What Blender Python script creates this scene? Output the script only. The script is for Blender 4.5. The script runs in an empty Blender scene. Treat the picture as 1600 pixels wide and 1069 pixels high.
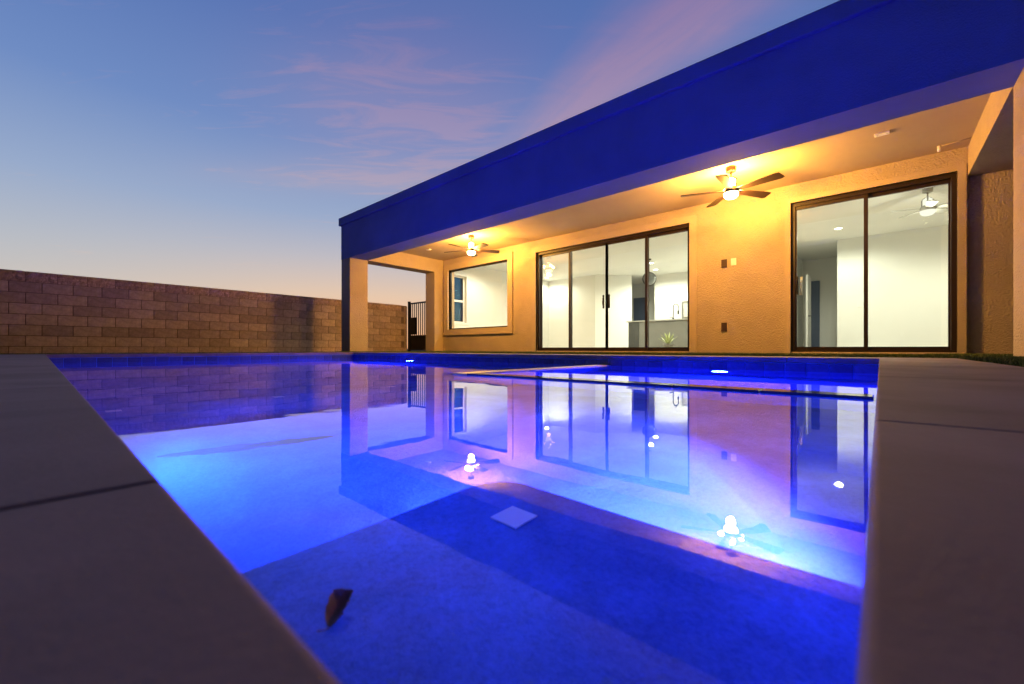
import bpy, bmesh, math, random
from mathutils import Vector, Matrix
random.seed(7)
C = bpy.context.scene
COL = C.collection
R = math.radians

# ------------------------------------------------------------------ camera
CAMZ = 0.077
cam_d = bpy.data.cameras.new('camera')
cam = bpy.data.objects.new('camera', cam_d); COL.objects.link(cam)
cam.location = (0, 0, CAMZ)
cam.rotation_euler = (R(90), 0, R(-48.55))
cam_d.sensor_width = 36.0
cam_d.lens = 36.0 * 651 / 1600
cam_d.shift_y = 10.5 / 1600
cam_d.clip_start = 0.005
cam_d.clip_end = 2000
cam_d.dof.use_dof = True
cam_d.dof.focus_distance = 6.0
cam_d.dof.aperture_fstop = 6.3
C.camera = cam

# ------------------------------------------------------------------ render / exposure
C.render.engine = 'CYCLES'
C.cycles.use_denoising = True
try: C.cycles.denoiser = 'OPENIMAGEDENOISE'
except Exception: pass
C.cycles.max_bounces = 12
C.cycles.diffuse_bounces = 5
C.cycles.glossy_bounces = 6
C.cycles.transmission_bounces = 8
C.cycles.transparent_max_bounces = 12
C.cycles.sample_clamp_indirect = 20.0
C.cycles.sample_clamp_direct = 0.0
C.cycles.caustics_reflective = True
C.cycles.caustics_refractive = True
C.cycles.blur_glossy = 0.3
C.view_settings.view_transform = 'Standard'
C.view_settings.look = 'None'
C.view_settings.gamma = 1.0
C.view_settings.exposure = 0.10
C.view_settings.use_curve_mapping = False

def lin(r, g, b):
    f = lambda c: (c/255/12.92) if c/255 <= .04045 else ((c/255+.055)/1.055)**2.4
    return (f(r), f(g), f(b), 1)

# ------------------------------------------------------------------ node helpers
def N(nt, typ, **kw):
    n = nt.nodes.new(typ)
    for k, v in kw.items(): setattr(n, k, v)
    return n
def L(nt, a, b): nt.links.new(a, b)
def M_(nt, op, a, b=None, c=None, clamp=False):
    n = N(nt, 'ShaderNodeMath', operation=op); n.use_clamp = clamp
    for i, v in enumerate((a, b, c)):
        if v is None: continue
        if isinstance(v, (int, float)): n.inputs[i].default_value = v
        else: L(nt, v, n.inputs[i])
    return n.outputs[0]
def ramp(nt, fac, stops, interp='LINEAR'):
    n = N(nt, 'ShaderNodeValToRGB'); cr = n.color_ramp; cr.interpolation = interp
    while len(cr.elements) < len(stops): cr.elements.new(0.5)
    for e, (p, c) in zip(cr.elements, stops):
        e.position = p; e.color = c if len(c) == 4 else (*c, 1)
    L(nt, fac, n.inputs[0]); return n.outputs[0]
def mixc(nt, fac, a, b, blend='MIX'):
    n = N(nt, 'ShaderNodeMix', data_type='RGBA', blend_type=blend)
    for s, v in ((n.inputs[0], fac), (n.inputs[6], a), (n.inputs[7], b)):
        if isinstance(v, (int, float)): s.default_value = v
        elif isinstance(v, tuple): s.default_value = v if len(v) == 4 else (*v, 1)
        else: L(nt, v, s)
    return n.outputs[2]
def noise(nt, vec, scale, detail=4, rough=.55, dist=0.0):
    n = N(nt, 'ShaderNodeTexNoise'); n.inputs['Scale'].default_value = scale
    n.inputs['Detail'].default_value = detail; n.inputs['Roughness'].default_value = rough
    n.inputs['Distortion'].default_value = dist
    if vec is not None: L(nt, vec, n.inputs['Vector'])
    return n.outputs[0]

# ------------------------------------------------------------------ world: dusk sky
W = bpy.data.worlds.new('World'); C.world = W; W.use_nodes = True
nt = W.node_tree; nt.nodes.clear()
out = N(nt, 'ShaderNodeOutputWorld'); bg = N(nt, 'ShaderNodeBackground')
L(nt, bg.outputs[0], out.inputs[0]); bg.inputs[1].default_value = 1.0
tc = N(nt, 'ShaderNodeTexCoord'); sep = N(nt, 'ShaderNodeSeparateXYZ'); L(nt, tc.outputs['Generated'], sep.inputs[0])
z = M_(nt, 'MAXIMUM', sep.outputs[2], 0.0)
cool = ramp(nt, z, [(0.0, lin(200,186,174)), (.09, lin(192,189,184)), (.17, lin(174,182,192)), (.28, lin(146,165,197)),
                    (.42, lin(108,136,189)), (.58, lin(82,113,175)), (1.0, lin(46,78,132))])
warm = ramp(nt, z, [(0.0, lin(246,178,126)), (.06, lin(240,188,148)), (.12, lin(226,194,166)), (.20, lin(190,183,188)), (.28, lin(152,166,196)),
                    (.42, lin(108,136,189)), (.58, lin(82,113,175)), (1.0, lin(46,78,132))])
# afterglow side: the horizon behind the patio; the opposite half of the sky is already darker
az = M_(nt, 'ADD', M_(nt, 'MULTIPLY', sep.outputs[0], 0.52), M_(nt, 'MULTIPLY', sep.outputs[1], 0.854))
azm = M_(nt, 'POWER', M_(nt, 'MAXIMUM', az, 0.0), 9.0, clamp=True)
base = mixc(nt, azm, cool, warm)
# thin clouds laid out on a high flat layer: long streaks, a bank and a plume
zc = M_(nt, 'MAXIMUM', sep.outputs[2], 0.07)
px = M_(nt, 'DIVIDE', sep.outputs[0], zc); py = M_(nt, 'DIVIDE', sep.outputs[1], zc)
ca = M_(nt, 'SUBTRACT', M_(nt, 'MULTIPLY', px, .662), M_(nt, 'MULTIPLY', py, .7495))
cb = M_(nt, 'ADD', M_(nt, 'MULTIPLY', px, .7495), M_(nt, 'MULTIPLY', py, .662))
def gauss(x, w): return M_(nt, 'EXPONENT', M_(nt, 'MULTIPLY', M_(nt, 'MULTIPLY', x, x), -1.0/(w*w)))
def cvec(x, sx, y, sy, zz):
    c = N(nt, 'ShaderNodeCombineXYZ'); L(nt, M_(nt, 'MULTIPLY', x, sx), c.inputs[0]); L(nt, M_(nt, 'MULTIPLY', y, sy), c.inputs[1]); c.inputs[2].default_value = zz; return c.outputs[0]
n1 = noise(nt, cvec(ca, 2.0, cb, 7.0, 5.2), 1.0, 10, .62, 1.0)
n2 = noise(nt, cvec(ca, .6, cb, 1.1, 1.3), 1.0, 3, .5, .4)
pl = M_(nt, 'ADD', ca, M_(nt, 'MULTIPLY_ADD', cb, .505, -1.10))
n3 = noise(nt, cvec(pl, 9.0, cb, 2.2, 8.1), 1.0, 8, .58, .6)
bank = M_(nt, 'ADD', M_(nt, 'MULTIPLY', gauss(M_(nt, 'ADD', ca, .32), .62), gauss(M_(nt, 'SUBTRACT', cb, 1.85), .62)), M_(nt, 'MULTIPLY', gauss(M_(nt, 'ADD', ca, .85), .8), gauss(M_(nt, 'SUBTRACT', cb, 2.45), .28)))
fade = ramp(nt, M_(nt, 'MULTIPLY', cb, .25), [(.50, (1,1,1)), (.60, (0,0,0))])
plume = M_(nt, 'MULTIPLY', gauss(M_(nt, 'MULTIPLY_ADD', n1, .12, M_(nt, 'SUBTRACT', pl, .13)), .22), fade)
d1 = M_(nt, 'ADD', M_(nt, 'MULTIPLY', bank, .26), M_(nt, 'ADD', M_(nt, 'MULTIPLY', n1, .72), M_(nt, 'MULTIPLY', n2, .30)))
d2 = M_(nt, 'MULTIPLY', plume, M_(nt, 'MULTIPLY_ADD', n3, 1.1, .35))
c1 = ramp(nt, d1, [(.60, (0,0,0)), (.84, (1,1,1))])
soft = M_(nt, 'MULTIPLY', M_(nt, 'MULTIPLY', bank, M_(nt, 'MULTIPLY_ADD', n2, 1.2, -.2)), .9, clamp=True)
cl2 = M_(nt, 'MAXIMUM', M_(nt, 'MAXIMUM', soft, M_(nt, "MULTIPLY", c1, .74)), M_(nt, 'MULTIPLY', d2, 1.15), clamp=True)
ccol = ramp(nt, z, [(0.0, lin(236,188,152)), (.16, lin(214,188,172)), (.30, lin(186,168,178)), (.45, lin(162,144,176)), (.62, lin(134,118,164)), (1.0, lin(80,82,136))])
sky = mixc(nt, cl2, base, ccol)
dim = ramp(nt, M_(nt, 'MULTIPLY_ADD', az, .5, .5), [(0.0, (.04,.04,.055)), (.35, (.09,.09,.11)), (.5, (.24,.24,.27)), (.64, (.68,.68,.68)), (.76, (1,1,1))])
sky = mixc(nt, 1.0, sky, dim, 'MULTIPLY')
L(nt, sky, bg.inputs[0])

# ------------------------------------------------------------------ materials
def new_mat(name):
    m = bpy.data.materials.new(name); m.use_nodes = True
    m.node_tree.nodes.clear()
    o = N(m.node_tree, 'ShaderNodeOutputMaterial')
    return m, m.node_tree, o
def pbr(name, col, rough=.6, metal=0.0, var=0.0, vscale=6, bump=0.0, bscale=80, spec=.5, detail=5, rnd=0.0, coord='Object', col2=None, bdetail=4, voro=0.0):
    m, nt, o = new_mat(name)
    p = N(nt, 'ShaderNodeBsdfPrincipled'); L(nt, p.outputs[0], o.inputs[0])
    p.inputs['Roughness'].default_value = rough; p.inputs['Metallic'].default_value = metal
    p.inputs['Specular IOR Level'].default_value = spec
    tc = N(nt, 'ShaderNodeTexCoord'); v = tc.outputs[coord]
    c = (*col, 1)
    src = None
    if var > 0:
        n = noise(nt, v, vscale, detail, .6, .3)
        dk = tuple(x*(1-var) for x in col); lt = tuple(min(1, x*(1+var)) for x in (col2 or col))
        src = ramp(nt, n, [(.3, dk), (.7, lt)])
    if rnd > 0:
        oi = N(nt, 'ShaderNodeObjectInfo')
        r = M_(nt, 'MULTIPLY_ADD', oi.outputs['Random'], 2*rnd, 1-rnd)
        hs = N(nt, 'ShaderNodeHueSaturation'); L(nt, r, hs.inputs['Value'])
        if src is not None: L(nt, src, hs.inputs['Color'])
        else: hs.inputs['Color'].default_value = c
        src = hs.outputs[0]
    if src is not None: L(nt, src, p.inputs['Base Color'])
    else: p.inputs['Base Color'].default_value = c
    if bump > 0:
        h = noise(nt, v, bscale, bdetail, .6)
        if voro > 0:
            vo = N(nt, 'ShaderNodeTexVoronoi', feature='SMOOTH_F1'); vo.inputs['Scale'].default_value = voro; L(nt, v, vo.inputs['Vector'])
            h = M_(nt, 'ADD', h, M_(nt, 'MULTIPLY', vo.outputs['Distance'], .7))
        b = N(nt, 'ShaderNodeBump'); b.inputs['Strength'].default_value = 1.0; b.inputs['Distance'].default_value = bump
        L(nt, h, b.inputs['Height']); L(nt, b.outputs[0], p.inputs['Normal'])
    return m
def emit(name, col, strength):
    m, nt, o = new_mat(name)
    e = N(nt, 'ShaderNodeEmission'); e.inputs[0].default_value = (*col, 1); e.inputs[1].default_value = strength
    L(nt, e.outputs[0], o.inputs[0]); return m

MAT = {}
MAT['stucco'] = pbr('stucco', (.46,.37,.26), .85, var=.08, vscale=1.8, bump=.016, bscale=45, voro=60, spec=.25)
MAT['stucco_ceiling'] = pbr('stucco_ceiling', (.50,.40,.28), .85, var=.05, vscale=1.5, bump=.003, bscale=120, spec=.2)
MAT['beam_glow_stucco'] = pbr('beam_glow_stucco', (.17,.22,.54), .85, var=.12, vscale=.9, bump=.004, bscale=70, voro=90, spec=.2)  # blue of the pool light is put into this beam and cap colour
MAT['trim_stucco'] = pbr('trim_stucco', (.48,.385,.275), .85, var=.05, vscale=3, bump=.006, bscale=70, voro=90, spec=.25)
MAT['bronze'] = pbr('bronze', (.024,.014,.010), .38, var=.1, vscale=10, spec=.4)
MAT['bronze_dark'] = pbr('bronze_dark', (.012,.009,.008), .4)
MAT['white_wall'] = pbr('white_wall', (.80,.80,.76), .7, var=.02, vscale=1.5, bump=.001, bscale=200, spec=.25)
MAT['white_paint'] = pbr('white_paint', (.82,.82,.79), .4, var=.02)
MAT['room_floor'] = pbr('room_floor', (.42,.38,.33), .35, var=.1, vscale=3)
MAT['deck'] = pbr('deck', (.225,.17,.19), .72, var=.24, vscale=3, bump=.0006, bscale=160, rnd=.06, spec=.25, detail=8)
MAT['joint'] = pbr('joint', (.11,.09,.10), .9, var=.2, vscale=30)
MAT['block'] = pbr('block', (.42,.335,.305), .92, var=.26, vscale=11, bump=.005, bscale=90, rnd=.22, spec=.15, detail=8)
MAT['split_block'] = pbr('split_block', (.44,.33,.30), .95, var=.3, vscale=22, bump=.02, bscale=28, rnd=.18, spec=.12, detail=8, bdetail=8)
MAT['mortar'] = pbr('mortar', (.19,.14,.125), .95, var=.2, vscale=20, bump=.003, bscale=120)
MAT['plaster'] = pbr('plaster', (.34,.44,.62), .75, var=.24, vscale=9, bump=.004, bscale=70, spec=.2, detail=9)
def pebble():
    m = pbr('plaster', (.10,.23,.64), .75, var=.22, vscale=7, bump=.0022, bscale=90, spec=.2, detail=9)
    nt = m.node_tree; p = [n for n in nt.nodes if n.type == 'BSDF_PRINCIPLED'][0]
    tc = [n for n in nt.nodes if n.type == 'TEX_COORD'][0]
    old = p.inputs['Base Color'].links[0].from_socket
    sp = noise(nt, tc.outputs['Object'], 150, 3, .7); bl = noise(nt, tc.outputs['Object'], 2.3, 5, .6, .5)
    c = mixc(nt, .38, old, ramp(nt, sp, [(.34, (.45,.45,.5)), (.5, (.95,.95,.95)), (.66, (1.25,1.25,1.2))]), 'MULTIPLY')
    c = mixc(nt, .85, c, ramp(nt, bl, [(.36, (.55,.58,.64)), (.60, (1.15,1.15,1.12))]), 'MULTIPLY')
    L(nt, c, p.inputs['Base Color']); return m
MAT['plaster'] = pebble()
MAT['tile'] = pbr('tile', (.055,.08,.19), .25, var=.25, vscale=14, rnd=.22, spec=.5)
MAT['marker'] = pbr('marker', (.88,.88,.88), .3, var=.03)
MAT['spa_stone'] = pbr('spa_stone', (.50,.44,.40), .45, var=.2, vscale=12, bump=.002, bscale=90)
MAT['spa_tile'] = pbr('spa_tile', (.02,.04,.20), .12, var=.2, vscale=12)
MAT['black_metal'] = pbr('black_metal', (.005,.005,.006), .6, var=.1)
MAT['turf'] = pbr('turf', (.055,.085,.022), .9, var=.5, vscale=40, bump=.02, bscale=160, spec=.1)
MAT['soil'] = pbr('soil', (.16,.12,.09), .95, var=.3, vscale=.8, bump=.02, bscale=10, spec=.1)
MAT['fan_metal'] = pbr('fan_metal', (.06,.036,.024), .38, metal=.6, var=.1, vscale=20)
MAT['fan_blade'] = pbr('fan_blade', (.032,.016,.011), .45, var=.25, vscale=14)
MAT['plate_dark'] = pbr('plate_dark', (.06,.035,.022), .4)
MAT['island'] = pbr('island', (.30,.30,.27), .5, var=.05, vscale=4)
MAT['island_dark'] = pbr('island_dark', (.10,.105,.10), .5)
MAT['counter'] = pbr('counter', (.55,.54,.49), .25, var=.12, vscale=8)
MAT['steel'] = pbr('steel', (.5,.5,.48), .3, metal=.9)
MAT['door_blue'] = pbr('door_blue', (.07,.10,.17), .5, var=.05)
MAT['leaf_brown'] = pbr('leaf_brown', (.42,.22,.18), .6, var=.4, vscale=60)
MAT['agave'] = pbr('agave', (.55,.62,.30), .5, var=.2, vscale=20)
MAT['pebble'] = pbr('pebble', (.8,.78,.7), .6)
MAT['patch_dark'] = pbr('patch_dark', (.05,.055,.06), .9, var=.4, vscale=25)
MAT['smoke_glass'] = pbr('smoke_glass', (.22,.24,.24), .15)
MAT['bulb_warm'] = emit('bulb_warm', (1,.74,.36), 14)
MAT['room_blade'] = pbr('room_blade', (.42,.42,.39), .5)
MAT['room_bulb'] = emit('room_bulb', (1,.98,.85), 1.15)
MAT['can_white'] = emit('can_white', (1,.97,.80), 9)
MAT['pool_lens'] = emit('pool_lens', (.10,.18,1.0), 1.2)

# blades of grass
def grass_mat():
    m, nt, o = new_mat('grass_blade')
    p = N(nt, 'ShaderNodeBsdfPrincipled'); p.inputs['Roughness'].default_value = .6; p.inputs['Specular IOR Level'].default_value = .2
    g = N(nt, 'ShaderNodeNewGeometry')
    L(nt, ramp(nt, g.outputs['Random Per Island'], [(0, (.03,.06,.012)), (.6, (.07,.12,.025)), (1, (.16,.16,.06))]), p.inputs['Base Color'])
    L(nt, p.outputs[0], o.inputs[0]); return m
MAT['grass'] = grass_mat()

# window glass: a thin clear pane that reflects by angle
def pane_mat(col=(.95,.97,.93,1)):
    m, nt, o = new_mat('window_glass')
    g = N(nt, 'ShaderNodeNewGeometry')
    dt = N(nt, 'ShaderNodeVectorMath', operation='DOT_PRODUCT'); L(nt, g.outputs['Incoming'], dt.inputs[0]); L(nt, g.outputs['Normal'], dt.inputs[1])
    k = M_(nt, 'SUBTRACT', 1.0, M_(nt, 'ABSOLUTE', dt.outputs['Value']))
    f = M_(nt, 'MULTIPLY_ADD', M_(nt, 'POWER', k, 5.0), .9, .05)
    t = N(nt, 'ShaderNodeBsdfTransparent'); t.inputs[0].default_value = col
    gl = N(nt, 'ShaderNodeBsdfGlossy'); gl.inputs['Roughness'].default_value = 0.0
    mx = N(nt, 'ShaderNodeMixShader'); L(nt, f, mx.inputs[0]); L(nt, t.outputs[0], mx.inputs[1]); L(nt, gl.outputs[0], mx.inputs[2])
    L(nt, mx.outputs[0], o.inputs[0]); return m
MAT['pane'] = pane_mat(); MAT['pane_tint'] = pane_mat((.08,.38,.58,1))

def water_mat():
    m, nt, o = new_mat('water')
    g = N(nt, 'ShaderNodeBsdfGlass'); g.inputs['IOR'].default_value = 1.333; g.inputs['Roughness'].default_value = 0.0
    g.inputs['Color'].default_value = (.96,.985,1,1)
    tc = N(nt, 'ShaderNodeTexCoord')
    h = M_(nt, 'ADD', noise(nt, tc.outputs['Object'], 2.2, 2, .5, .3), M_(nt, 'MULTIPLY', noise(nt, tc.outputs['Object'], 9, 2, .5, .3), .12))
    b = N(nt, 'ShaderNodeBump'); b.inputs['Strength'].default_value = 1.0; b.inputs['Distance'].default_value = .0009
    L(nt, h, b.inputs['Height']); L(nt, b.outputs[0], g.inputs['Normal'])
    L(nt, g.outputs[0], o.inputs[0]); return m
MAT['water'] = water_mat()

# ------------------------------------------------------------------ mesh helpers
def link(o, parent=None):
    COL.objects.link(o)
    if parent is not None: o.parent = parent
    return o
class MB:
    def __init__(s): s.v = []; s.f = []; s.sm = []
    def add(s, vs, fs, smooth=False):
        n = len(s.v); s.v += [tuple(v) for v in vs]; s.f += [tuple(n+i for i in f) for f in fs]; s.sm += [smooth]*len(fs); return s
    def box(s, x0, x1, y0, y1, z0, z1):
        vs = [(x0,y0,z0),(x1,y0,z0),(x1,y1,z0),(x0,y1,z0),(x0,y0,z1),(x1,y0,z1),(x1,y1,z1),(x0,y1,z1)]
        return s.add(vs, [(3,2,1,0),(4,5,6,7),(0,1,5,4),(1,2,6,5),(2,3,7,6),(3,0,4,7)])
    def lathe(s, prof, c=(0,0,0), n=24, smooth=True, axis='z'):
        vs = []; fs = []
        for (r, h) in prof:
            for i in range(n):
                a = 2*math.pi*i/n; p = (r*math.cos(a), r*math.sin(a), h)
                if axis == 'x': p = (p[2], p[0], p[1])
                if axis == 'y': p = (p[0], p[2], p[1])
                vs.append((c[0]+p[0], c[1]+p[1], c[2]+p[2]))
        for k in range(len(prof)-1):
            for i in range(n):
                j = (i+1) % n; fs.append((k*n+i, k*n+j, (k+1)*n+j, (k+1)*n+i))
        fs.append(tuple(range(n-1, -1, -1))); fs.append(tuple((len(prof)-1)*n+i for i in range(n)))
        return s.add(vs, fs, smooth)
    def tube(s, pts, r, n=8):
        pts = [Vector(p) for p in pts]; vs = []; fs = []
        for i, p in enumerate(pts):
            t = (pts[min(i+1, len(pts)-1)] - pts[max(i-1, 0)]).normalized()
            a = t.cross(Vector((0,0,1)));
            if a.length < 1e-3: a = t.cross(Vector((1,0,0)))
            a.normalize(); b = t.cross(a)
            rr = r[i] if isinstance(r, (list, tuple)) else r
            for k in range(n):
                q = p + a*math.cos(2*math.pi*k/n)*rr + b*math.sin(2*math.pi*k/n)*rr; vs.append(tuple(q))
        for i in range(len(pts)-1):
            for k in range(n):
                j = (k+1) % n; fs.append((i*n+k, i*n+j, (i+1)*n+j, (i+1)*n+k))
        fs.append(tuple(range(n))); fs.append(tuple((len(pts)-1)*n+k for k in range(n)))
        return s.add(vs, fs, True)
    def prism(s, poly, z0, z1):
        n = len(poly); vs = [(x,y,z0) for x,y in poly]+[(x,y,z1) for x,y in poly]
        return s.add(vs, [tuple(range(n-1,-1,-1)), tuple(range(n,2*n))]+[(i,(i+1)%n,n+(i+1)%n,n+i) for i in range(n)])
    def mesh(s, name, off=(0,0,0), bevel=0.0, seg=2):
        me = bpy.data.meshes.new(name)
        me.from_pydata([(x-off[0], y-off[1], z_-off[2]) for x,y,z_ in s.v], [], s.f)
        bm = bmesh.new(); bm.from_mesh(me)
        for f, sm in zip(bm.faces, s.sm): f.smooth = sm
        bmesh.ops.recalc_face_normals(bm, faces=bm.faces)
        if bevel > 0:
            bmesh.ops.bevel(bm, geom=list(bm.edges), offset=bevel, segments=seg, affect='EDGES', profile=.5)
        bm.to_mesh(me); bm.free(); return me
    def build(s, name, mat, parent=None, bevel=0.0, seg=2, loc=None):
        """one mesh object; verts are given in world coordinates"""
        if parent is not None:
            off = Vector((0,0,0)); p = parent
            while p is not None: off += Vector(p.location); p = p.parent
        else: off = Vector(loc) if loc else Vector((0,0,0))
        me = s.mesh(name, off, bevel, seg)
        me.materials.append(MAT[mat] if isinstance(mat, str) else mat)
        o = bpy.data.objects.new(name, me); link(o, parent)
        if parent is None and loc: o.location = loc
        return o
def tag(o, label=None, cat=None, group=None, kind=None):
    for k, v in (('label', label), ('category', cat), ('group', group), ('kind', kind)):
        if v: o[k] = v
    return o
def thing(name, label, cat, loc=(0,0,0), rz=0, group=None):
    o = bpy.data.objects.new(name, None); o.empty_display_size = .1; o.location = loc; o.rotation_euler[2] = rz
    link(o); return tag(o, label, cat, group)
def copy_tree(o, parent=None):
    c = o.copy(); COL.objects.link(c)
    if parent is not None: c.parent = parent
    for ch in list(o.children): copy_tree(ch, c)
    return c
def box_obj(name, mat, parent, x0, x1, y0, y1, z0, z1, bevel=0.0):
    return MB().box(x0,x1,y0,y1,z0,z1).build(name, mat, parent, bevel)
def lamp(name, kind, loc, power, col, parent=None, radius=.05, **kw):
    d = bpy.data.lights.new(name, kind); d.energy = power; d.color = col
    if kind in ('POINT', 'SPOT'): d.shadow_soft_size = radius
    for k, v in kw.items(): setattr(d, k, v)
    o = bpy.data.objects.new(name, d); COL.objects.link(o)
    if parent is not None:
        o.parent = parent; o.location = Vector(loc) - Vector(parent.location)
    else: o.location = loc
    return o

# ------------------------------------------------------------------ layout constants
PX0, PX1, PY0, PY1 = .049, 4.37, .006, 8.30      # pool opening
WZ = -.117                                        # water level
HX = 8.19                                         # house back wall face
FX = 5.18                                         # patio front plane
HY0, HY1 = -.88, 10.05                            # patio opening
EY = 10.50                                        # house end face
BZ = 2.387; CZ = 2.777; RZ = 3.26; TZ = 3.46      # beam underside, patio ceiling, cap underside, roof top
IZ = 2.86                                         # room ceiling
WY = 12.03                                        # block wall face

# ------------------------------------------------------------------ ground
g = MB()
for (x0,x1,y0,y1) in ((-400,400,-400,-12),(-400,400,14,400),(-400,-10,-12,14),(21,400,-12,14)):
    g.add([(x0,y0,-.06),(x1,y0,-.06),(x1,y1,-.06),(x0,y1,-.06)], [(0,1,2,3)])
tag(g.build('ground', 'soil'), kind='structure')
t = MB()
for (x0,x1,y0,y1) in ((-10,21,-12,-.46),(-10,21,9.02,14),(-10,-1.2,-.46,9.02),(4.95,21,-.46,9.02)):
    t.add([(x0,y0,-.012),(x1,y0,-.012),(x1,y1,-.012),(x0,y1,-.012)], [(0,1,2,3)])
tag(t.build('lawn', 'turf'), kind='structure')

# ------------------------------------------------------------------ pool basin
basin = thing('pool_basin', None, None, (0,0,0)); basin['kind'] = 'structure'
s = MB()
s.box(PX0-.25, PX0, PY0-.25, PY1+.25, -1.75, -.045)
s.box(PX1, PX1+.25, PY0-.25, PY1+.25, -1.75, -.045)
s.box(PX0, PX1, PY0-.25, PY0, -1.75, -.045)
s.box(PX0, PX1, PY1, PY1+.25, -1.75, -.045)
s.build('pool_wall', 'plaster', basin)
box_obj('pool_floor', 'plaster', basin, PX0-.2, PX1+.2, PY0-.2, PY1+.2, -1.7, -1.45)
SX = 2.12   # spa front wall
SH1, SH2 = 1.68, 2.42
box_obj('shelf', 'plaster', basin, PX0-.1, SX+.05, PY0-.1, SH1, -1.6, WZ-.40)
box_obj('step', 'plaster', basin, PX0-.1, SX+.05, PY0-.11, SH2, -1.59, WZ-.52)
def round_step(x1, y1, r, zt, name):
    poly = [(PX0-.08, PY0-.08), (x1, PY0-.08)]
    for k in range(9):
        a = math.pi/2*k/8; poly.append((x1-r+r*math.cos(a), y1-r+r*math.sin(a)))
    poly.append((PX0-.08, y1))
    n = len(poly); m = MB(); rows = []
    prof = [(0, -.45), (0, zt-.009)]+[(.009*(1-math.cos(a)), zt-.009+.009*math.sin(a)) for a in [math.pi/2*k/4 for k in range(1,5)]]
    cx, cy = sum(p[0] for p in poly)/n, sum(p[1] for p in poly)/n
    vs = []
    for ins, z_ in prof:
        for (x,y) in poly:
            dx, dy = cx-x, cy-y; l = math.hypot(dx,dy); vs.append((x+dx/l*ins, y+dy/l*ins, z_))
    fs = []
    for k in range(len(prof)-1):
        for i in range(n): fs.append((k*n+i, k*n+(i+1)%n, (k+1)*n+(i+1)%n, (k+1)*n+i))
    fs.append(tuple((len(prof)-1)*n+i for i in range(n)))
    m.add(vs, fs); return m.build(name, 'plaster', basin)
round_step(.558, .525, .07, WZ-.12, 'step')
# white marker tiles on the step edges
tm = MB().box(-.024,.024,-.024,.024,-.004,.0035).mesh('marker_tile'); tm.materials.append(MAT['marker'])
for (x, y, z_) in ((.448,.392,WZ-.12), (.20,2.37,WZ-.52), (.83,2.37,WZ-.52), (1.50,2.37,WZ-.52)):
    o = bpy.data.objects.new('marker_tile', tm); link(o, basin); o.location = (x,y,z_)
# waterline tiles
tw = .155
ta = MB().box(-.008,.006,-tw/2+.001,tw/2-.001,-.075,.075).mesh('waterline_tile', bevel=.002, seg=1); ta.materials.append(MAT['tile'])
tb = MB().box(-tw/2+.001,tw/2-.001,-.008,.006,-.075,.075).mesh('waterline_tile', bevel=.002, seg=1); tb.materials.append(MAT['tile'])
def tiles(me, p0, p1):
    L_ = (Vector(p1)-Vector(p0)).length; n = int(L_/tw); dv = (Vector(p1)-Vector(p0))/n
    for i in range(n):
        o = bpy.data.objects.new('waterline_tile', me); link(o, basin); o.location = Vector(p0)+dv*(i+.5)
tiles(ta, (PX1,PY0,-.127), (PX1,PY1,-.127))
tiles(tb, (PX0,PY1,-.127), (PX1,PY1,-.127))
tiles(ta, (PX0,PY0,-.127), (PX0,PY1,-.127))
tiles(tb, (PX0,PY0-.0065,-.127), (PX1,PY0-.0065,-.127))

# spa walls standing just out of the water
spa = thing('spa_wall', 'low square spa wall just breaking the water in the far right corner of the pool', 'spa', (SX, 0, -1.5))
m = MB()
m.box(SX, SX+.10, PY0+.004, 2.33, -1.5, WZ-.03)
m.box(SX, PX1-.004, 2.33, 2.47, -1.5, WZ-.03)
m.build('spa_side', 'plaster', spa)
m = MB(); k = 0
y = PY0+.012
while y < 2.2:
    y1 = min(y+.385, 2.32); MB().box(SX-.012, SX+.108, y, y1-.004, WZ-.0295, WZ+.010).build('coping_stone', 'spa_tile', spa, .004, 1); y = y1
x = SX-.012
while x < PX1-.1:
    x1 = min(x+.385, PX1-.01)
    if PX1-.01-x1 < .1: x1 = PX1-.01
    MB().box(x, x1-.004, 2.322, 2.478, WZ-.0295, WZ+.008).build('coping_stone', 'spa_stone', spa, .004, 1); x = x1
box_obj('spa_floor', 'plaster', spa, SX+.1, PX1+.1, PY0-.1, 2.5, -1.5, -1.05)

# water sheet
w = MB(); w.add([(PX0-.01,PY0-.01,WZ),(PX1+.01,PY0-.01,WZ),(PX1+.01,PY1+.01,WZ),(PX0-.01,PY1+.01,WZ)], [(0,1,2,3)])
tag(w.build('pool_water', 'water'), kind='structure')

# ------------------------------------------------------------------ deck pavers
deck = thing('pool_deck', None, None, (0,0,0)); deck['kind'] = 'structure'
box_obj('deck_bed', 'joint', deck, -1.2, PX0-.02, -.46, 9.02, -.1, -.0028)
MB().box(PX0-.02, 4.95, -.46, PY0-.02, -.1, -.0028).build('deck_bed', 'joint', deck)
MB().box(PX1+.02, 4.95, PY0-.02, 9.02, -.1, -.0028).build('deck_bed', 'joint', deck)
MB().box(PX0-.02, PX1+.02, PY1+.02, 9.02, -.1, -.0028).build('deck_bed', 'joint', deck)
def slab(x0,x1,y0,y1):
    j = .0016; MB().box(x0+j,x1-j,y0+j,y1-j,-.045,0).build('paver', 'deck', deck, .004, 4)
ov = .018   # overhang over the water
ys = [-.46, .317, 1.24, 2.20, 3.15, 4.10, 5.05, 6.00, 6.95, 7.90, 9.02]
for a, b in zip(ys[:-1], ys[1:]): slab(-1.2, PX0, a, b) if b < 9 else slab(-1.2, PX0, a, b)
xs = [PX0, .60, 1.55, 2.50, 3.45, 4.37]
for a, b in zip(xs[:-1], xs[1:]): slab(a, b, -.46, PY0)
xs2 = [PX0, 1.0, 1.95, 2.90, 3.85, PX1]
for a, b in zip(xs2[:-1], xs2[1:]): slab(a, b, PY1, 9.02)
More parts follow.
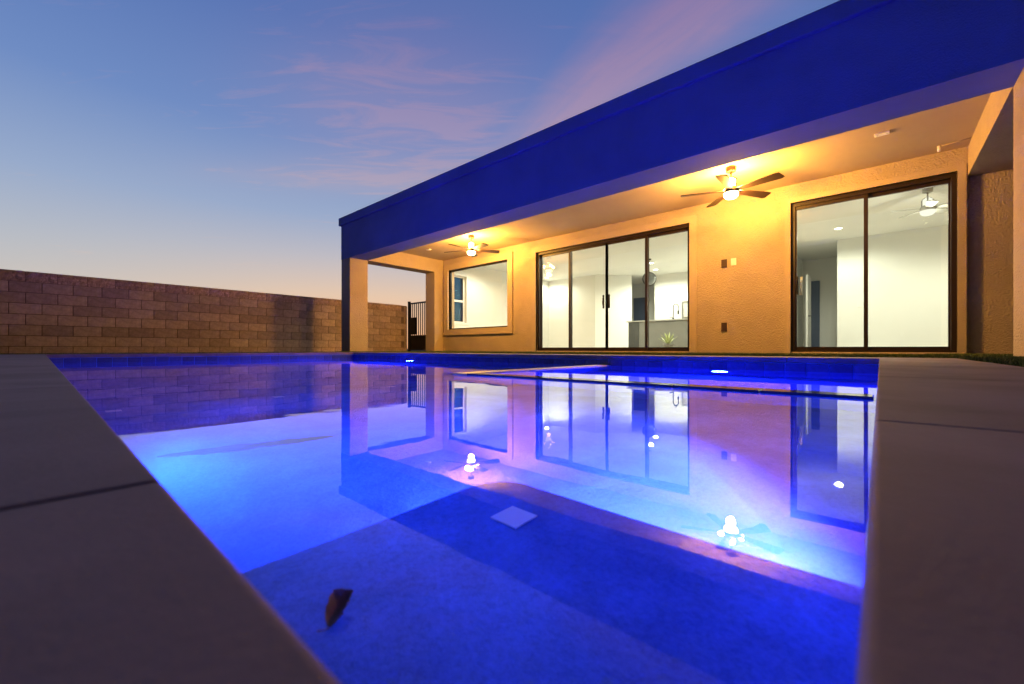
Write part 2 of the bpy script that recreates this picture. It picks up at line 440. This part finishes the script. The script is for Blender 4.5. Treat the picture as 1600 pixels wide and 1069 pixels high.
ys2 = [-.46, .62, 1.57, 2.52, 3.47, 4.42, 5.37, 6.32, 7.27, 8.22, 9.02]
for a, b in zip(ys2[:-1], ys2[1:]): slab(PX1, 4.95, a, b)

# ------------------------------------------------------------------ house
house = thing('house', 'single storey stucco house with flat parapet roof and lit covered patio', 'house', (8.19, 4.8, 0))
# beam, cap, columns
MB().box(FX, FX+.5, -6, EY, BZ, RZ).build('fascia_beam', 'beam_glow_stucco', house)
MB().box(FX-.05, FX+.55, -6, EY+.05, RZ, TZ).build('parapet_cap', 'beam_glow_stucco', house, .012, 2)
MB().box(FX+.003, FX+.497, HY1, EY-.003, -.02, BZ).build('column', 'stucco', house, .008, 2)
MB().box(FX+.003, FX+.497, -1.42, HY0, -.02, BZ).build('column', 'stucco', house, .008, 2)
MB().box(FX+.5, HX, HY1+.003, EY-.003, BZ+.003, RZ).build('side_beam', 'stucco', house)
MB().box(FX+.5, HX+.075, -1.42, HY0, BZ+.003, RZ).build('side_beam', 'stucco', house)
MB().box(7.86, HX, HY1+.006, EY-.006, -.02, BZ+.003).build('pilaster', 'stucco', house, .008, 2)
MB().box(FX+.5, HX, HY0, HY1, CZ, CZ+.12).build('patio_ceiling', 'stucco_ceiling', house)
MB().box(FX+.55, 20, -6, EY-.05, 3.0, 3.2).build('roof', 'stucco_ceiling', house)
m = MB(); m.box(5.8, 20, EY-.2, EY+.035, 3.2, TZ-.01); m.box(19.8, 20, -6, EY-.2, 3.2, TZ-.01); m.build('parapet', 'stucco', house)
# back wall with its openings
WIN = (7.36, 9.79, .655, 2.437); D1 = (2.72, 6.44); D2 = (-.785, 1.105); DT = 2.475; FLZ = .037
m = MB(); T = HX+.22
m.box(HX, T, WIN[1], EY, -.05, CZ+.1)
m.box(HX, T, WIN[0], WIN[1], -.05, WIN[2]); m.box(HX, T, WIN[0], WIN[1], WIN[3], CZ+.1)
m.box(HX, T, D1[1], WIN[0], -.05, CZ+.1)
m.box(HX, T, D1[0], D1[1], DT, CZ+.1); m.box(HX, T, D1[0], D1[1], -.05, .0)
m.box(HX, T, D2[1], D1[0], -.05, CZ+.1)
m.box(HX, T, D2[0], D2[1], DT, CZ+.1); m.box(HX, T, D2[0], D2[1], -.05, .0)
m.box(HX, T, HY0, D2[0], -.05, CZ+.1)
m.build('back_wall', 'stucco', house)
MB().box(HX+.075, T, -6, HY0, -.05, RZ-.3).build('back_wall', 'stucco', house)
# raised stucco surrounds
def surround(y0, y1, z0, z1, wd, pr, bottom=True):
    m = MB(); x0, x1 = HX-pr, HX+.05
    m.box(x0,x1,y0-wd,y0,z0-(wd if bottom else 0),z1+wd); m.box(x0,x1,y1,y1+wd,z0-(wd if bottom else 0),z1+wd)
    m.box(x0,x1,y0,y1,z1,z1+wd)
    if bottom: m.box(x0,x1,y0,y1,z0-wd,z0)
    return m
surround(WIN[0], WIN[1], WIN[2], WIN[3], .17, .045).build('window_surround', 'trim_stucco', house)
surround(D1[0], D1[1], -.02, DT, .13, .014, False).build('door_surround', 'trim_stucco', house)
surround(D2[0], D2[1], -.02, DT, .08, .014, False).build('door_surround', 'trim_stucco', house)
# picture window
def frame_bars(x0, x1, y0, y1, z0, z1, w):
    m = MB(); m.box(x0,x1,y0,y0+w,z0,z1); m.box(x0,x1,y1-w,y1,z0,z1); m.box(x0,x1,y0+w,y1-w,z0,z0+w); m.box(x0,x1,y0+w,y1-w,z1-w,z1); return m
win = frame_bars(HX+.045, HX+.10, WIN[0], WIN[1], WIN[2], WIN[3], .035).build('picture_window', 'bronze_dark', house)
MB().box(HX+.07, HX+.076, WIN[0]+.03, WIN[1]-.03, WIN[2]+.03, WIN[3]-.03).build('pane', 'pane', win)
# sliding doors
def slider(y0, y1, joints, handles):
    fr = frame_bars(HX+.06, HX+.20, y0, y1, FLZ-.035, DT, .055).build('sliding_door', 'bronze', house)
    MB().box(HX+.02, HX+.06, y0, y1, FLZ-.035, FLZ-.012).build('sill_track', 'steel' if False else 'stucco_ceiling', fr)
    ed = [y0+.05]+joints+[y1-.05]
    for i, (a, b) in enumerate(zip(ed[:-1], ed[1:])):
        xo = HX+.09 + (.05 if i in ((0, 3) if len(ed) == 5 else (0,)) else 0.0)
        p = frame_bars(xo, xo+.042, a-.025, b+.025, FLZ+.02, DT-.055, .05).build('door_panel', 'bronze', fr)
        MB().box(xo+.018, xo+.024, a+.02, b-.02, FLZ+.07, DT-.11).build('pane', 'pane', fr)
    for (yy, xo, mt) in handles:
        m = MB(); m.box(xo-.012, xo+.001, yy-.02, yy+.02, .97, 1.27)
        m.tube([(xo-.01, yy, 1.02), (xo-.045, yy, 1.05), (xo-.055, yy, 1.12), (xo-.045, yy, 1.19), (xo-.01, yy, 1.22)], .008)
        m.build('handle', mt, fr)
    return fr
slider(D1[0], D1[1], [3.62, 4.53, 5.50], [(4.46, HX+.09, 'bronze_dark'), (4.60, HX+.09, 'bronze_dark')])
slider(D2[0], D2[1], [.16], [(1.03, HX+.09, 'bronze_dark'), (.985, HX+.19, 'white_paint')])

# rooms
m = MB()
m.box(T, 20, EY-.3, 9.0+1.49, -.05, 0)  # thin sill under end wall
IY = 10.2
ew = (8.74, 9.28, .92, 2.44)
m = MB()
m.box(T, ew[0], IY, EY-.003, -.05, 3.0); m.box(ew[1], 20, IY, EY-.003, -.05, 3.0)
m.box(ew[0], ew[1], IY, EY-.003, -.05, ew[2]); m.box(ew[0], ew[1], IY, EY-.003, ew[3], 3.0)
m.build('end_wall', 'white_wall', house)
MB().box(T, 20, EY-.0029, EY, -.05, 3.0).build('end_wall_stucco', 'stucco', house) if False else None
# side window of the room
def frame_x(x0,x1,y0,y1,z0,z1,w):
    m = MB(); m.box(x0,x0+w,y0,y1,z0,z1); m.box(x1-w,x1,y0,y1,z0,z1); m.box(x0+w,x1-w,y0,y1,z0,z0+w); m.box(x0+w,x1-w,y0,y1,z1-w,z1); return m
sw = frame_x(ew[0], ew[1], IY+.1, IY+.16, ew[2], ew[3], .045)
sw.box(ew[0]+.045, ew[1]-.045, IY+.1, IY+.16, 1.60, 1.665)
sw = sw.build('side_window', 'white_paint', house)
MB().box(ew[0]+.03, ew[1]-.03, IY+.125, IY+.131, ew[2]+.03, ew[3]-.03).build('pane', 'pane_tint', sw)
frame_x(ew[0]-.07, ew[1]+.07, IY-.015, IY+.005, ew[2]-.07, ew[3]+.07, .07).build('casing', 'white_paint', sw)

MB().box(T, 20, -6, EY-.3, -.04, FLZ-.005).build('room_floor', 'room_floor', house)
MB().box(T, 20, -6, IY, IZ, IZ+.1).build('room_ceiling', 'white_wall', house)
def iw(*b, mat='white_wall'): return MB().box(*b).build('interior_wall', mat, house)
iw(13.85, 14.0, 8.05, IY, FLZ-.005, IZ)
MB().prism([(13.85,8.05),(14.85,7.05),(14.96,7.14),(13.96,8.16)], FLZ-.005, IZ).build('interior_wall', 'white_wall', house)
iw(17.0, 17.15, 5.9, 9.4, FLZ-.005, IZ)
MB().box(16.93, 16.999, 7.42, 7.95, FLZ, 2.25).build('interior_door', 'door_blue', house)
MB().box(15.45, 17.0, 1.96, 6.42, FLZ-.005, IZ).build('interior_wall', 'white_wall', house)
iw(T, 17, 1.84, 1.96, FLZ-.005, IZ)
iw(13.5, 16.0, .70, .82, FLZ-.005, IZ)
iw(13.5, 13.62, -4, .70, FLZ-.005, IZ)
iw(16.0, 16.12, .70, 1.84, FLZ-.005, IZ)
iw(T, 13.6, -4.1, -4.0, FLZ-.005, IZ)
MB().box(15.93, 15.999, 1.40, 1.69, FLZ, 2.18).build('interior_door', 'door_blue', house)
od = MB().box(14.25, 15.05, 1.52, 1.56, FLZ, 2.16).build('interior_door', 'white_paint', house)
MB().tube([(14.32,1.52,1.0),(14.32,1.47,1.0),(14.42,1.46,1.0)], .011).build('lever', 'bronze_dark', od)
# skirting boards
MB().box(13.488, 13.5, -4, .70, FLZ, FLZ+.11).build('skirting', 'white_paint', house); MB().box(13.838, 13.85, 8.06, IY, FLZ, FLZ+.11).build('skirting', 'white_paint', house)
MB().box(13.49, 13.5, -.42, -.35, .36, .47).build('outlet_plate', 'white_paint', house, .002, 1)
MB().box(13.49, 13.5, .29, .43, 1.11, 1.22).build('switch_plate', 'white_paint', house, .002, 1)
MB().box(16.99, 17.0, 7.36, 7.42, FLZ, 2.31).build('door_casing', 'white_paint', house)
MB().box(16.99, 17.0, 7.95, 8.01, FLZ, 2.31).build('door_casing', 'white_paint', house)
# kitchen upper cabinets and oven in the kitchen wall
MB().box(15.38, 15.45, 4.75, 5.38, 1.12, 1.80).build('oven_frame', 'steel', house)
MB().box(15.35, 15.379, 4.82, 5.31, 1.22, 1.70).build('oven_door', 'counter', house)

# ------------------------------------------------------------------ kitchen island and what stands on / before it
isl = thing('kitchen_island', 'grey kitchen island with pale stone worktop seen through the wide sliding door', 'kitchen island', (12.8, 4.6, FLZ))
MB().box(12.3, 13.2, 3.2, 5.60, FLZ, .905).build('cabinet', 'island', isl)
MB().box(12.29, 13.2, 5.60, 5.95, FLZ, .905).build('end_panel', 'island_dark', isl)
MB().box(12.24, 13.26, 3.1, 6.0, .905, .945).build('worktop', 'counter', isl, .004, 1)
fa = thing('kitchen_faucet', 'tall dark spring neck faucet on the kitchen island', 'faucet', (12.6, 4.66, .945))
fm = MB(); fm.lathe([(.03,0),(.03,.05),(.016,.06)], (12.6,4.66,.945), 12)
pts = [(12.6,4.66,.99),(12.6,4.66,1.33)]+[(12.6, 4.66-.075*(1-math.cos(a)), 1.33+.085*math.sin(a)) for a in [math.pi*k/8 for k in range(1,9)]]+[(12.6,4.51,1.2)]
fm.tube(pts, .014); fm.build('neck', 'bronze_dark', fa)
MB().lathe([(.016,0),(.024,.03),(.024,.10),(.016,.12)], (12.6,4.51,1.1), 10).build('spray_head', 'bronze_dark', fa)
MB().tube([(12.6,4.68,1.01),(12.6,4.77,1.03)], .009).build('lever', 'bronze_dark', fa)
pen = thing('pendant_globe', 'round smoky glass pendant with dark rim hanging over the island', 'pendant lamp', (12.5, 5.36, IZ))
MB().lathe([(.06,-.03),(.06,0)], (12.5,5.36,IZ), 14).build('ceiling_rose', 'bronze_dark', pen)
MB().tube([(12.5,5.36,IZ-.02),(12.5,5.36,2.45)], .006, 6).build('rod', 'bronze_dark', pen)
gm = MB(); gm.lathe([(max(.004,.19*math.sin(math.pi*k/12)), -.19*math.cos(math.pi*k/12)) for k in range(13)], (12.5,5.36,2.24), 24); gm.build('globe', 'smoke_glass', pen)
u = Vector((.66,-.75,0)); rp = [Vector((12.5,5.36,2.24))+u*.205*math.cos(2*math.pi*k/28)+Vector((0,0,1))*.205*math.sin(2*math.pi*k/28) for k in range(29)]
MB().tube(rp, .014, 6).build('rim', 'bronze_dark', pen)
ag = thing('agave_stand_in', 'small pale agave added before the grey kitchen island in place of a plant reflection', 'plant', (11.4, 4.35, FLZ))  # added indoors to stand in for a garden plant's reflection in the glass
for k in range(15):
    a = 2.4*k; tilt = .25+.75*(k/15); ln = .42-.1*(k/15)
    dx, dy = math.cos(a), math.sin(a)
    P = [Vector((11.4+dx*ln*tt*math.sin(tilt), 4.35+dy*ln*tt*math.sin(tilt), .20+ln*tt*math.cos(tilt)*(1-.15*tt))) for tt in (0,.35,.7,1)]
    sd = Vector((-dy,dx,0)); wd = (.022,.032,.022,.002); vs = []
    for p, w_ in zip(P, wd): vs += [p-sd*w_, p+sd*w_]
    q = [tuple(v+Vector((0,0,-.008))) for v in vs]
    lf = MB(); lf.add(vs+[Vector(x) for x in q], [(0,1,3,2),(2,3,5,4),(4,5,7,6),(8,10,11,9),(10,12,13,11),(12,14,15,13),(0,2,10,8),(2,4,12,10),(4,6,14,12),(1,9,11,3),(3,11,13,5),(5,13,15,7)])
    lf.build('leaf', 'agave', ag)
MB().lathe([(.10,0),(.14,.16),(.15,.18),(.13,.18)], (11.4,4.35,FLZ), 18).build('pot', 'island', ag)

# ------------------------------------------------------------------ wall plates and small fittings on the patio
def plate(x, y, z_, w_, h_, mat, name, label, cat):
    o = thing(name, label, cat, (x, y, z_))
    MB().box(x-.018, x, y-w_/2, y+w_/2, z_-h_/2, z_+h_/2).build('cover', mat, o, .004, 2)
    m = MB(); m.box(x-.024, x-.018, y-w_*.2, y+w_*.2, z_-h_*.28, z_+h_*.28); m.build('rocker', mat, o, .002, 1)
plate(HX, 2.11, 1.615, .095, .15, 'plate_dark', 'switch_box', 'dark weatherproof switch box beside a white plate on the patio wall', 'switch')
plate(HX, 1.955, 1.625, .085, .13, 'white_paint', 'switch_plate', 'white switch plate on the patio wall under the larger fan', 'switch')
plate(HX, 2.11, .47, .095, .16, 'plate_dark', 'outlet_box', 'dark outlet box low on the patio wall between the sliding doors', 'outlet')
def ceil_plate(x, y, label):
    o = thing('ceiling_plate', label, 'cover plate', (x, y, CZ), group='cover plates on the patio ceiling')
    MB().box(x-.045, x+.045, y-.07, y+.07, CZ-.018, CZ).build('cover', 'white_paint', o, .004, 1)
    for q in (-.045, .045): MB().lathe([(.008,-.023),(.008,-.018)], (x, y+q, CZ), 8).build('screw', 'steel', o)
ceil_plate(6.98, -.02, 'white cover plate on the patio ceiling above the two panel door')
ceil_plate(6.99, 9.2, 'small white cover plate on the patio ceiling by the far column')
cd = thing('conduit', 'thin conduit with a short drop along the patio ceiling near the right beam', 'conduit', (7.92, -.6, CZ))
MB().tube([(7.92,-.59,CZ-.01),(7.86,HY0+.003,CZ-.01)], .006, 6).build('pipe', 'trim_stucco', cd)
MB().lathe([(.016,-.075),(.018,-.06),(.018,0)], (7.92,-.59,CZ), 10).build('drop', 'white_paint', cd)

# ------------------------------------------------------------------ ceiling fans
def make_fan(x, y, zc, label, group, drop=.0, rot=0, r=.68, blade='fan_blade', metal='fan_metal', bulb='bulb_warm'):
    f = thing('ceiling_fan', label, 'ceiling fan', (x, y, zc), 0, group)
    MB().lathe([(.052,-.075),(.068,-.065),(.07,-.015),(.07,0)], (x,y,zc), 24).build('canopy', metal, f)
    MB().tube([(x,y,zc-.07),(x,y,zc-.17)], .012, 10).build('rod', metal, f)
    MB().lathe([(.03,-.30),(.058,-.28),(.062,-.19),(.03,-.165)], (x,y,zc), 20).build('upper_lamp', bulb, f)
    m = MB(); m.lathe([(.085,-.385),(.105,-.375),(.10,-.33),(.075,-.30)], (x,y,zc), 24)
    m.build('motor_housing', metal, f)
    m = MB()
    for a in (rot+.3, rot+.3+2.1, rot+.3+4.2):
        ca, sa = math.cos(a), math.sin(a)
        m.tube([(x+ca*.085,y+sa*.085,zc-.31),(x+ca*.085,y+sa*.085,zc-.20),(x+ca*.03,y+sa*.03,zc-.155)], .010, 6)
    m.build('bracket', metal, f)
    MB().lathe([(.02,-.475),(.07,-.462),(.098,-.43),(.10,-.386)], (x,y,zc), 24).build('lower_lamp', bulb, f)
    zb = zc-.35
    for k in range(5):
        a = rot + k*2*math.pi/5
        M4 = Matrix.Translation((x,y,zb)) @ Matrix.Rotation(a,4,'Z') @ Matrix.Rotation(R(-12),4,'X')
        pl = [(.08,-.035),(.20,-.05),(r-.05,-.082),(r,-.075),(r+.02,.055),(r-.02,.075),(.20,.05),(.08,.035)]
        n = len(pl)
        vs = [M4 @ Vector((px_,py_,-.006)) for px_,py_ in pl]+[M4 @ Vector((px_,py_,.006)) for px_,py_ in pl]
        MB().add(vs, [tuple(range(n-1,-1,-1)), tuple(range(n,2*n))]+[(i,(i+1)%n,n+(i+1)%n,n+i) for i in range(n)]).build('blade', blade, f)
    return f
FANX = 6.80
WARM = (1.0, .47, .08)
for (fx, fy, lab) in ((FANX, 1.66, 'lit bronze ceiling fan above the switches between the sliding doors'),
                      (FANX, 7.30, 'lit bronze ceiling fan in front of the picture window')):
    f = make_fan(fx, fy, CZ, lab, 'ceiling fans on the patio', rot=R(112))
    lamp('fan_light', 'POINT', (fx, fy, CZ-.52), 175, WARM, f, .06)
    for k in range(3):
        a = R(112)+.3+1.05+2.1*k
        lamp('fan_uplight', 'POINT', (fx+.16*math.cos(a), fy+.16*math.sin(a), CZ-.285), 100, WARM, f, .04)
# bedroom fan
bf = make_fan(10.2, -.62, IZ, 'white ceiling fan with a lit lamp inside the room behind the two panel door', None, rot=R(40), r=.48, blade='room_blade', metal='room_blade', bulb='room_bulb')
lamp('fan_light', 'POINT', (10.2,-.62,IZ-.56), 16, (1,.95,.75), bf, .06)

# ------------------------------------------------------------------ recessed room lights; the unseen ones are added to brighten the rooms
CANW = (1.0, .99, .84)
cans = [(12.2,.72,'recessed ceiling light in the two panel door room, above the hall',75),
        (9.3,.3,'added unseen ceiling light just inside the two panel sliding door',90),(11.5,-2.2,'added unseen ceiling light in the far corner of the two panel door room',95),
        (13.1,5.55,'recessed ceiling light above the kitchen island, next to the pendant',50),
        (14.3,5.9,'recessed ceiling light close to the kitchen wall',95),
        (14.4,4.2,'added unseen ceiling light in front of the kitchen oven',110),(14.4,2.8,'added unseen ceiling light at the far end of the kitchen',40),
        (11.6,3.6,'added unseen ceiling light between the wide door and the kitchen island',40),
        (9.3,9.0,'added unseen ceiling light just inside the picture window',75),(13.1,9.75,'recessed ceiling light in the corner by the back wall of the great room',55),
        (9.4,6.6,'added unseen ceiling light just inside the left end of the wide sliding door',60),(9.4,5.3,'added unseen ceiling light just inside the middle of the wide sliding door',60),
        (9.4,3.9,'added unseen ceiling light just inside the right end of the wide sliding door',40)]
for (x,y,lab,pw) in cans:
    c = thing('recessed_light', lab, 'ceiling light', (x,y,IZ), group='recessed lights in the rooms')
    MB().lathe([(.095,-.008),(.095,0)], (x,y,IZ), 20).build('trim_ring', 'white_paint', c)
    MB().lathe([(.07,-.012),(.07,-.0082)], (x,y,IZ), 20).build('lens', 'can_white', c)
    lamp('can_light', 'SPOT', (x,y,IZ-.03), pw*2.7, CANW, c, .07, spot_size=R(165), spot_blend=.5)

# ------------------------------------------------------------------ block wall
bw = thing('block_wall', 'brown concrete block wall with rough capstones along the yard edge', 'wall', (3, WY, 0))
WXE = 8.24
MB().box(-9, WXE-.01, WY+.012, WY+.19, -.15, 1.525).build('mortar', 'mortar', bw)
pitch, bh = .41, .203
blk = []
for k in range(5):
    me = MB().box(-pitch/2+.005, pitch/2-.005, 0, .10, -bh/2+.005, bh/2-.005).mesh('block', bevel=.006, seg=1)
    me.materials.append(MAT['block']); blk.append(me)
def split_mesh():
    m = MB(); nx, nz = 10, 5; w_, h_ = pitch/2-.004, bh/2-.003; vs = []; fs = []
    for j in range(nz+1):
        for i in range(nx+1):
            e = 0 if i in (0,nx) or j in (0,nz) else 1
            vs.append((-w_+2*w_*i/nx, -.004-(random.random()*.022 if e else random.random()*.006), -h_+2*h_*j/nz))
    for j in range(nz):
        for i in range(nx): q = j*(nx+1)+i; fs.append((q,q+1,q+nx+2,q+nx+1))
    n = len(vs)
    # body behind
    bx = [(-w_,.21,-h_),(w_,.21,-h_),(w_,.21,h_),(-w_,.21,h_)]
    vs += bx
    bot = list(range(nx+1)); top = [nz*(nx+1)+i for i in range(nx+1)]
    lef = [j*(nx+1) for j in range(nz+1)]; rig = [j*(nx+1)+nx for j in range(nz+1)]
    fs += [tuple(bot+[n+1,n]), tuple(top+[n+2,n+3]), tuple(lef+[n+3,n]), tuple(rig+[n+2,n+1]), (n,n+1,n+2,n+3)]
    m.add(vs, fs); me = m.mesh('capstone'); me.materials.append(MAT['split_block']); return me
caps = [split_mesh() for _ in range(4)]
ztop = 1.537
for r_ in range(8):
    zc_ = ztop - bh*(r_+.5)
    ph = -.186+pitch/2 if r_ % 2 == 0 else .02+pitch/2
    i = -9
    while True:
        xc = ph + pitch*i; i += 1
        if xc + pitch/2 > WXE+.02: break
        me = random.choice(caps) if r_ == 0 else random.choice(blk)
        o = bpy.data.objects.new('capstone' if r_ == 0 else 'block', me); link(o, bw)
        o.location = (xc-3, random.uniform(-.003,.003), zc_)
MB().box(WXE-.12, WXE, WY+.0, WY+.2, -.1, 1.50).build('end_block', 'block', bw)
fw = MB().box(-9, -4.2, WY, WY+.011, -.1, 1.53).build('far_blocks', 'block', bw); fw['kind'] = 'stuff'

# ------------------------------------------------------------------ side gate
GX = 8.27
gt = thing('side_gate', 'black metal side gate with vertical bars over a solid lower panel', 'gate', (GX, 11.2, 0))
gy0, gy1, gz = 10.52, 11.93, 1.62
m = MB(); m.box(GX, GX+.045, gy0, gy0+.045, .03, gz); m.box(GX, GX+.045, gy1-.045, gy1, .03, gz)
m.box(GX, GX+.045, gy0+.045, gy1-.045, gz-.045, gz); m.box(GX, GX+.045, gy0+.045, gy1-.045, .03, .07); m.box(GX, GX+.045, gy0+.045, gy1-.045, .48, .525)
m.build('gate_frame', 'black_metal', gt)
MB().box(GX+.015, GX+.03, gy0+.045, gy1-.045, .07, .48).build('lower_panel', 'black_metal', gt)
bmh = MB().box(-.012,.012,-.012,.012,.525,gz-.045).mesh('bar'); bmh.materials.append(MAT['black_metal'])
nb = 11
for k in range(nb):
    o = bpy.data.objects.new('bar', bmh); link(o, gt); o.location = (.022, gy0+.045+(gy1-gy0-.09)*(k+1)/(nb+1)-11.2, 0)
MB().box(GX-.02, GX+.05, gy1-.36, gy1-.045, .55, 1.12).build('latch_box', 'black_metal', gt)
gp = thing('gate_post', 'black square gate post at the end of the block wall', 'post', (GX, 11.98, 0))
MB().box(GX-.01, GX+.06, 11.945, 12.015, -.05, 1.66).build('post', 'black_metal', gp)
MB().box(GX-.015, GX+.065, 11.94, 12.02, 1.66, 1.675).build('post_cap', 'black_metal', gp)

# ------------------------------------------------------------------ pool lights
POOLC = (.008, .022, 1.0); POOLC1 = (.12, .15, 1.0); POOLC2 = (.004, .085, 1.0)
def pool_light(loc, axis, label, power, aim, size=150, blend=.35, rad=.07, col=POOLC):
    o = thing('pool_light', label, 'pool light', loc, group='underwater pool lights')
    x, y, z_ = loc; sgn = 1 if axis[0] == '+' else -1; ax = axis[1]
    MB().lathe([(.10,0),(.10,.004*sgn),(.085,.006*sgn)], loc, 24, axis=ax).build('rim', 'steel', o)
    MB().lathe([(.08,.0061*sgn),(.05,.009*sgn),(.004,.010*sgn)], loc, 24, axis=ax).build('lens', 'pool_lens', o)
    l = lamp('underwater_lamp', 'SPOT', (x+(.06*sgn if ax=='x' else 0), y+(.06*sgn if ax=='y' else 0), z_), power, col, o, .06)
    l.data.spot_size = R(size); l.data.spot_blend = blend; l.data.shadow_soft_size = rad
    l.rotation_euler = Vector(aim).to_track_quat('-Z', 'Y').to_euler()
    return o
pool_light((.80, PY0, WZ-.26), '+y', 'underwater light in the right pool wall just beyond the corner step', 370, (-.06, 1, -.78), 120, .16, col=POOLC1)
pool_light((PX0, 1.30, WZ-.24), '+x', 'underwater light in the near long pool wall by the shallow shelf', 105, (1, -.12, -.02), 172, .35, col=POOLC2)
pool_light((PX1, 6.2, WZ-.6), '-x', 'underwater light in the far pool wall in front of the picture window', 650, (-1, 0, .12), 170, .3)
pool_light((PX1, 1.15, WZ-.45), '-x', 'underwater light inside the spa', 380, (-1, 0, .05), 170, .3)
# ------------------------------------------------------------------ grass blades
def blades(areas):
    m_v = []; m_f = []
    for (x0,x1,y0,y1,n,h) in areas:
        for _ in range(n):
            x, y = random.uniform(x0,x1), random.uniform(y0,y1); a = random.uniform(0,6.283); w_ = .0022
            hh = h*random.uniform(.5,1.1); lx, ly = random.gauss(0,.35)*hh, random.gauss(0,.35)*hh
            c_, s_ = math.cos(a)*w_, math.sin(a)*w_; k = len(m_v)
            m_v += [(x-c_,y-s_,-.014),(x+c_,y+s_,-.014),(x+lx*.4+c_*.8,y+ly*.4+s_*.8,-.014+hh*.6),(x+lx*.4-c_*.8,y+ly*.4-s_*.8,-.014+hh*.6),(x+lx,y+ly,-.014+hh)]
            m_f += [(k,k+1,k+2,k+3),(k+3,k+2,k+4)]
    me = bpy.data.meshes.new('grass'); me.from_pydata(m_v, [], m_f); me.materials.append(MAT['grass'])
    o = bpy.data.objects.new('grass', me); link(o); tag(o, 'short green artificial grass beside the paving and under the patio', 'grass', kind='stuff')
blades([(2.0,4.97,-1.6,-.462,52000,.034),(4.955,8.15,-.9,10.0,60000,.03),(4.955,5.3,-.9,10.4,22000,.032),(4.9,8.2,-2.2,-.46,16000,.036),(-.6,8.0,9.03,9.5,14000,.03)])

# ------------------------------------------------------------------ leaf on the water, long dark patch on the shelf
lf = MB(); nl, nw = 15, 7; vs = []
ax = Vector((.62,.30,0)).normalized(); sx = Vector((-ax.y, ax.x, 0)); rag = random.Random(3)
for i in range(nl):
    u_ = i/(nl-1); half = .0088*math.sin(math.pi*min(1,.04+u_*.95))**.75*(1-.45*u_)
    jl, jr = rag.uniform(.72,1.12), rag.uniform(.72,1.12)
    for j in range(nw):
        v_ = (j/(nw-1)-.5)*2
        hv = half*(jl if v_ < 0 else jr)
        lift = .010*v_*v_*math.sin(math.pi*u_)*(1.3 if v_ > 0 else .6) + .009*u_**3 - (.0009 if abs(v_) < .1 else 0) + rag.uniform(-.0004,.0004)
        vs.append(Vector((.145,.292,WZ+.0022)) + ax*((u_-.5)*.028) + sx*(hv*v_ + .003*math.sin(2.6*u_)) + Vector((0,0,lift)))
fs = [(i*nw+j,i*nw+j+1,(i+1)*nw+j+1,(i+1)*nw+j) for i in range(nl-1) for j in range(nw-1)]
nv = len(vs)
lf.add(vs+[v+Vector((0,0,-.0006)) for v in vs], fs+[tuple(nv+q for q in reversed(f)) for f in fs], True)
st = vs[nw//2]; lf.tube([st, st-ax*.004+Vector((0,0,.001)), st-ax*.009+sx*.002+Vector((0,0,.003))], [.0005,.0004,.0004], 6)
lf = lf.build('fallen_leaf', 'leaf_brown', None, loc=(.145,.292,WZ)); tag(lf, 'curled brown leaf floating by the near pool edge', 'leaf')
db = MB(); pts_u, pts_l = [], []
for k in range(15):
    u_ = k/14; x = .20+.42*u_; yc = 1.40-.10*u_
    hw_ = .028*math.sin(math.pi*u_)**.6*random.uniform(.6,1.2)+.003
    pts_u.append((x, yc+hw_)); pts_l.append((x, yc-hw_))
db.prism(pts_l+pts_u[::-1], WZ-.402, WZ-.394)
db = db.build('dark_patch', 'patch_dark', None, loc=(.4,1.35,WZ-.4)); tag(db, 'long dark patch on the shallow pool shelf', 'dirt patch')
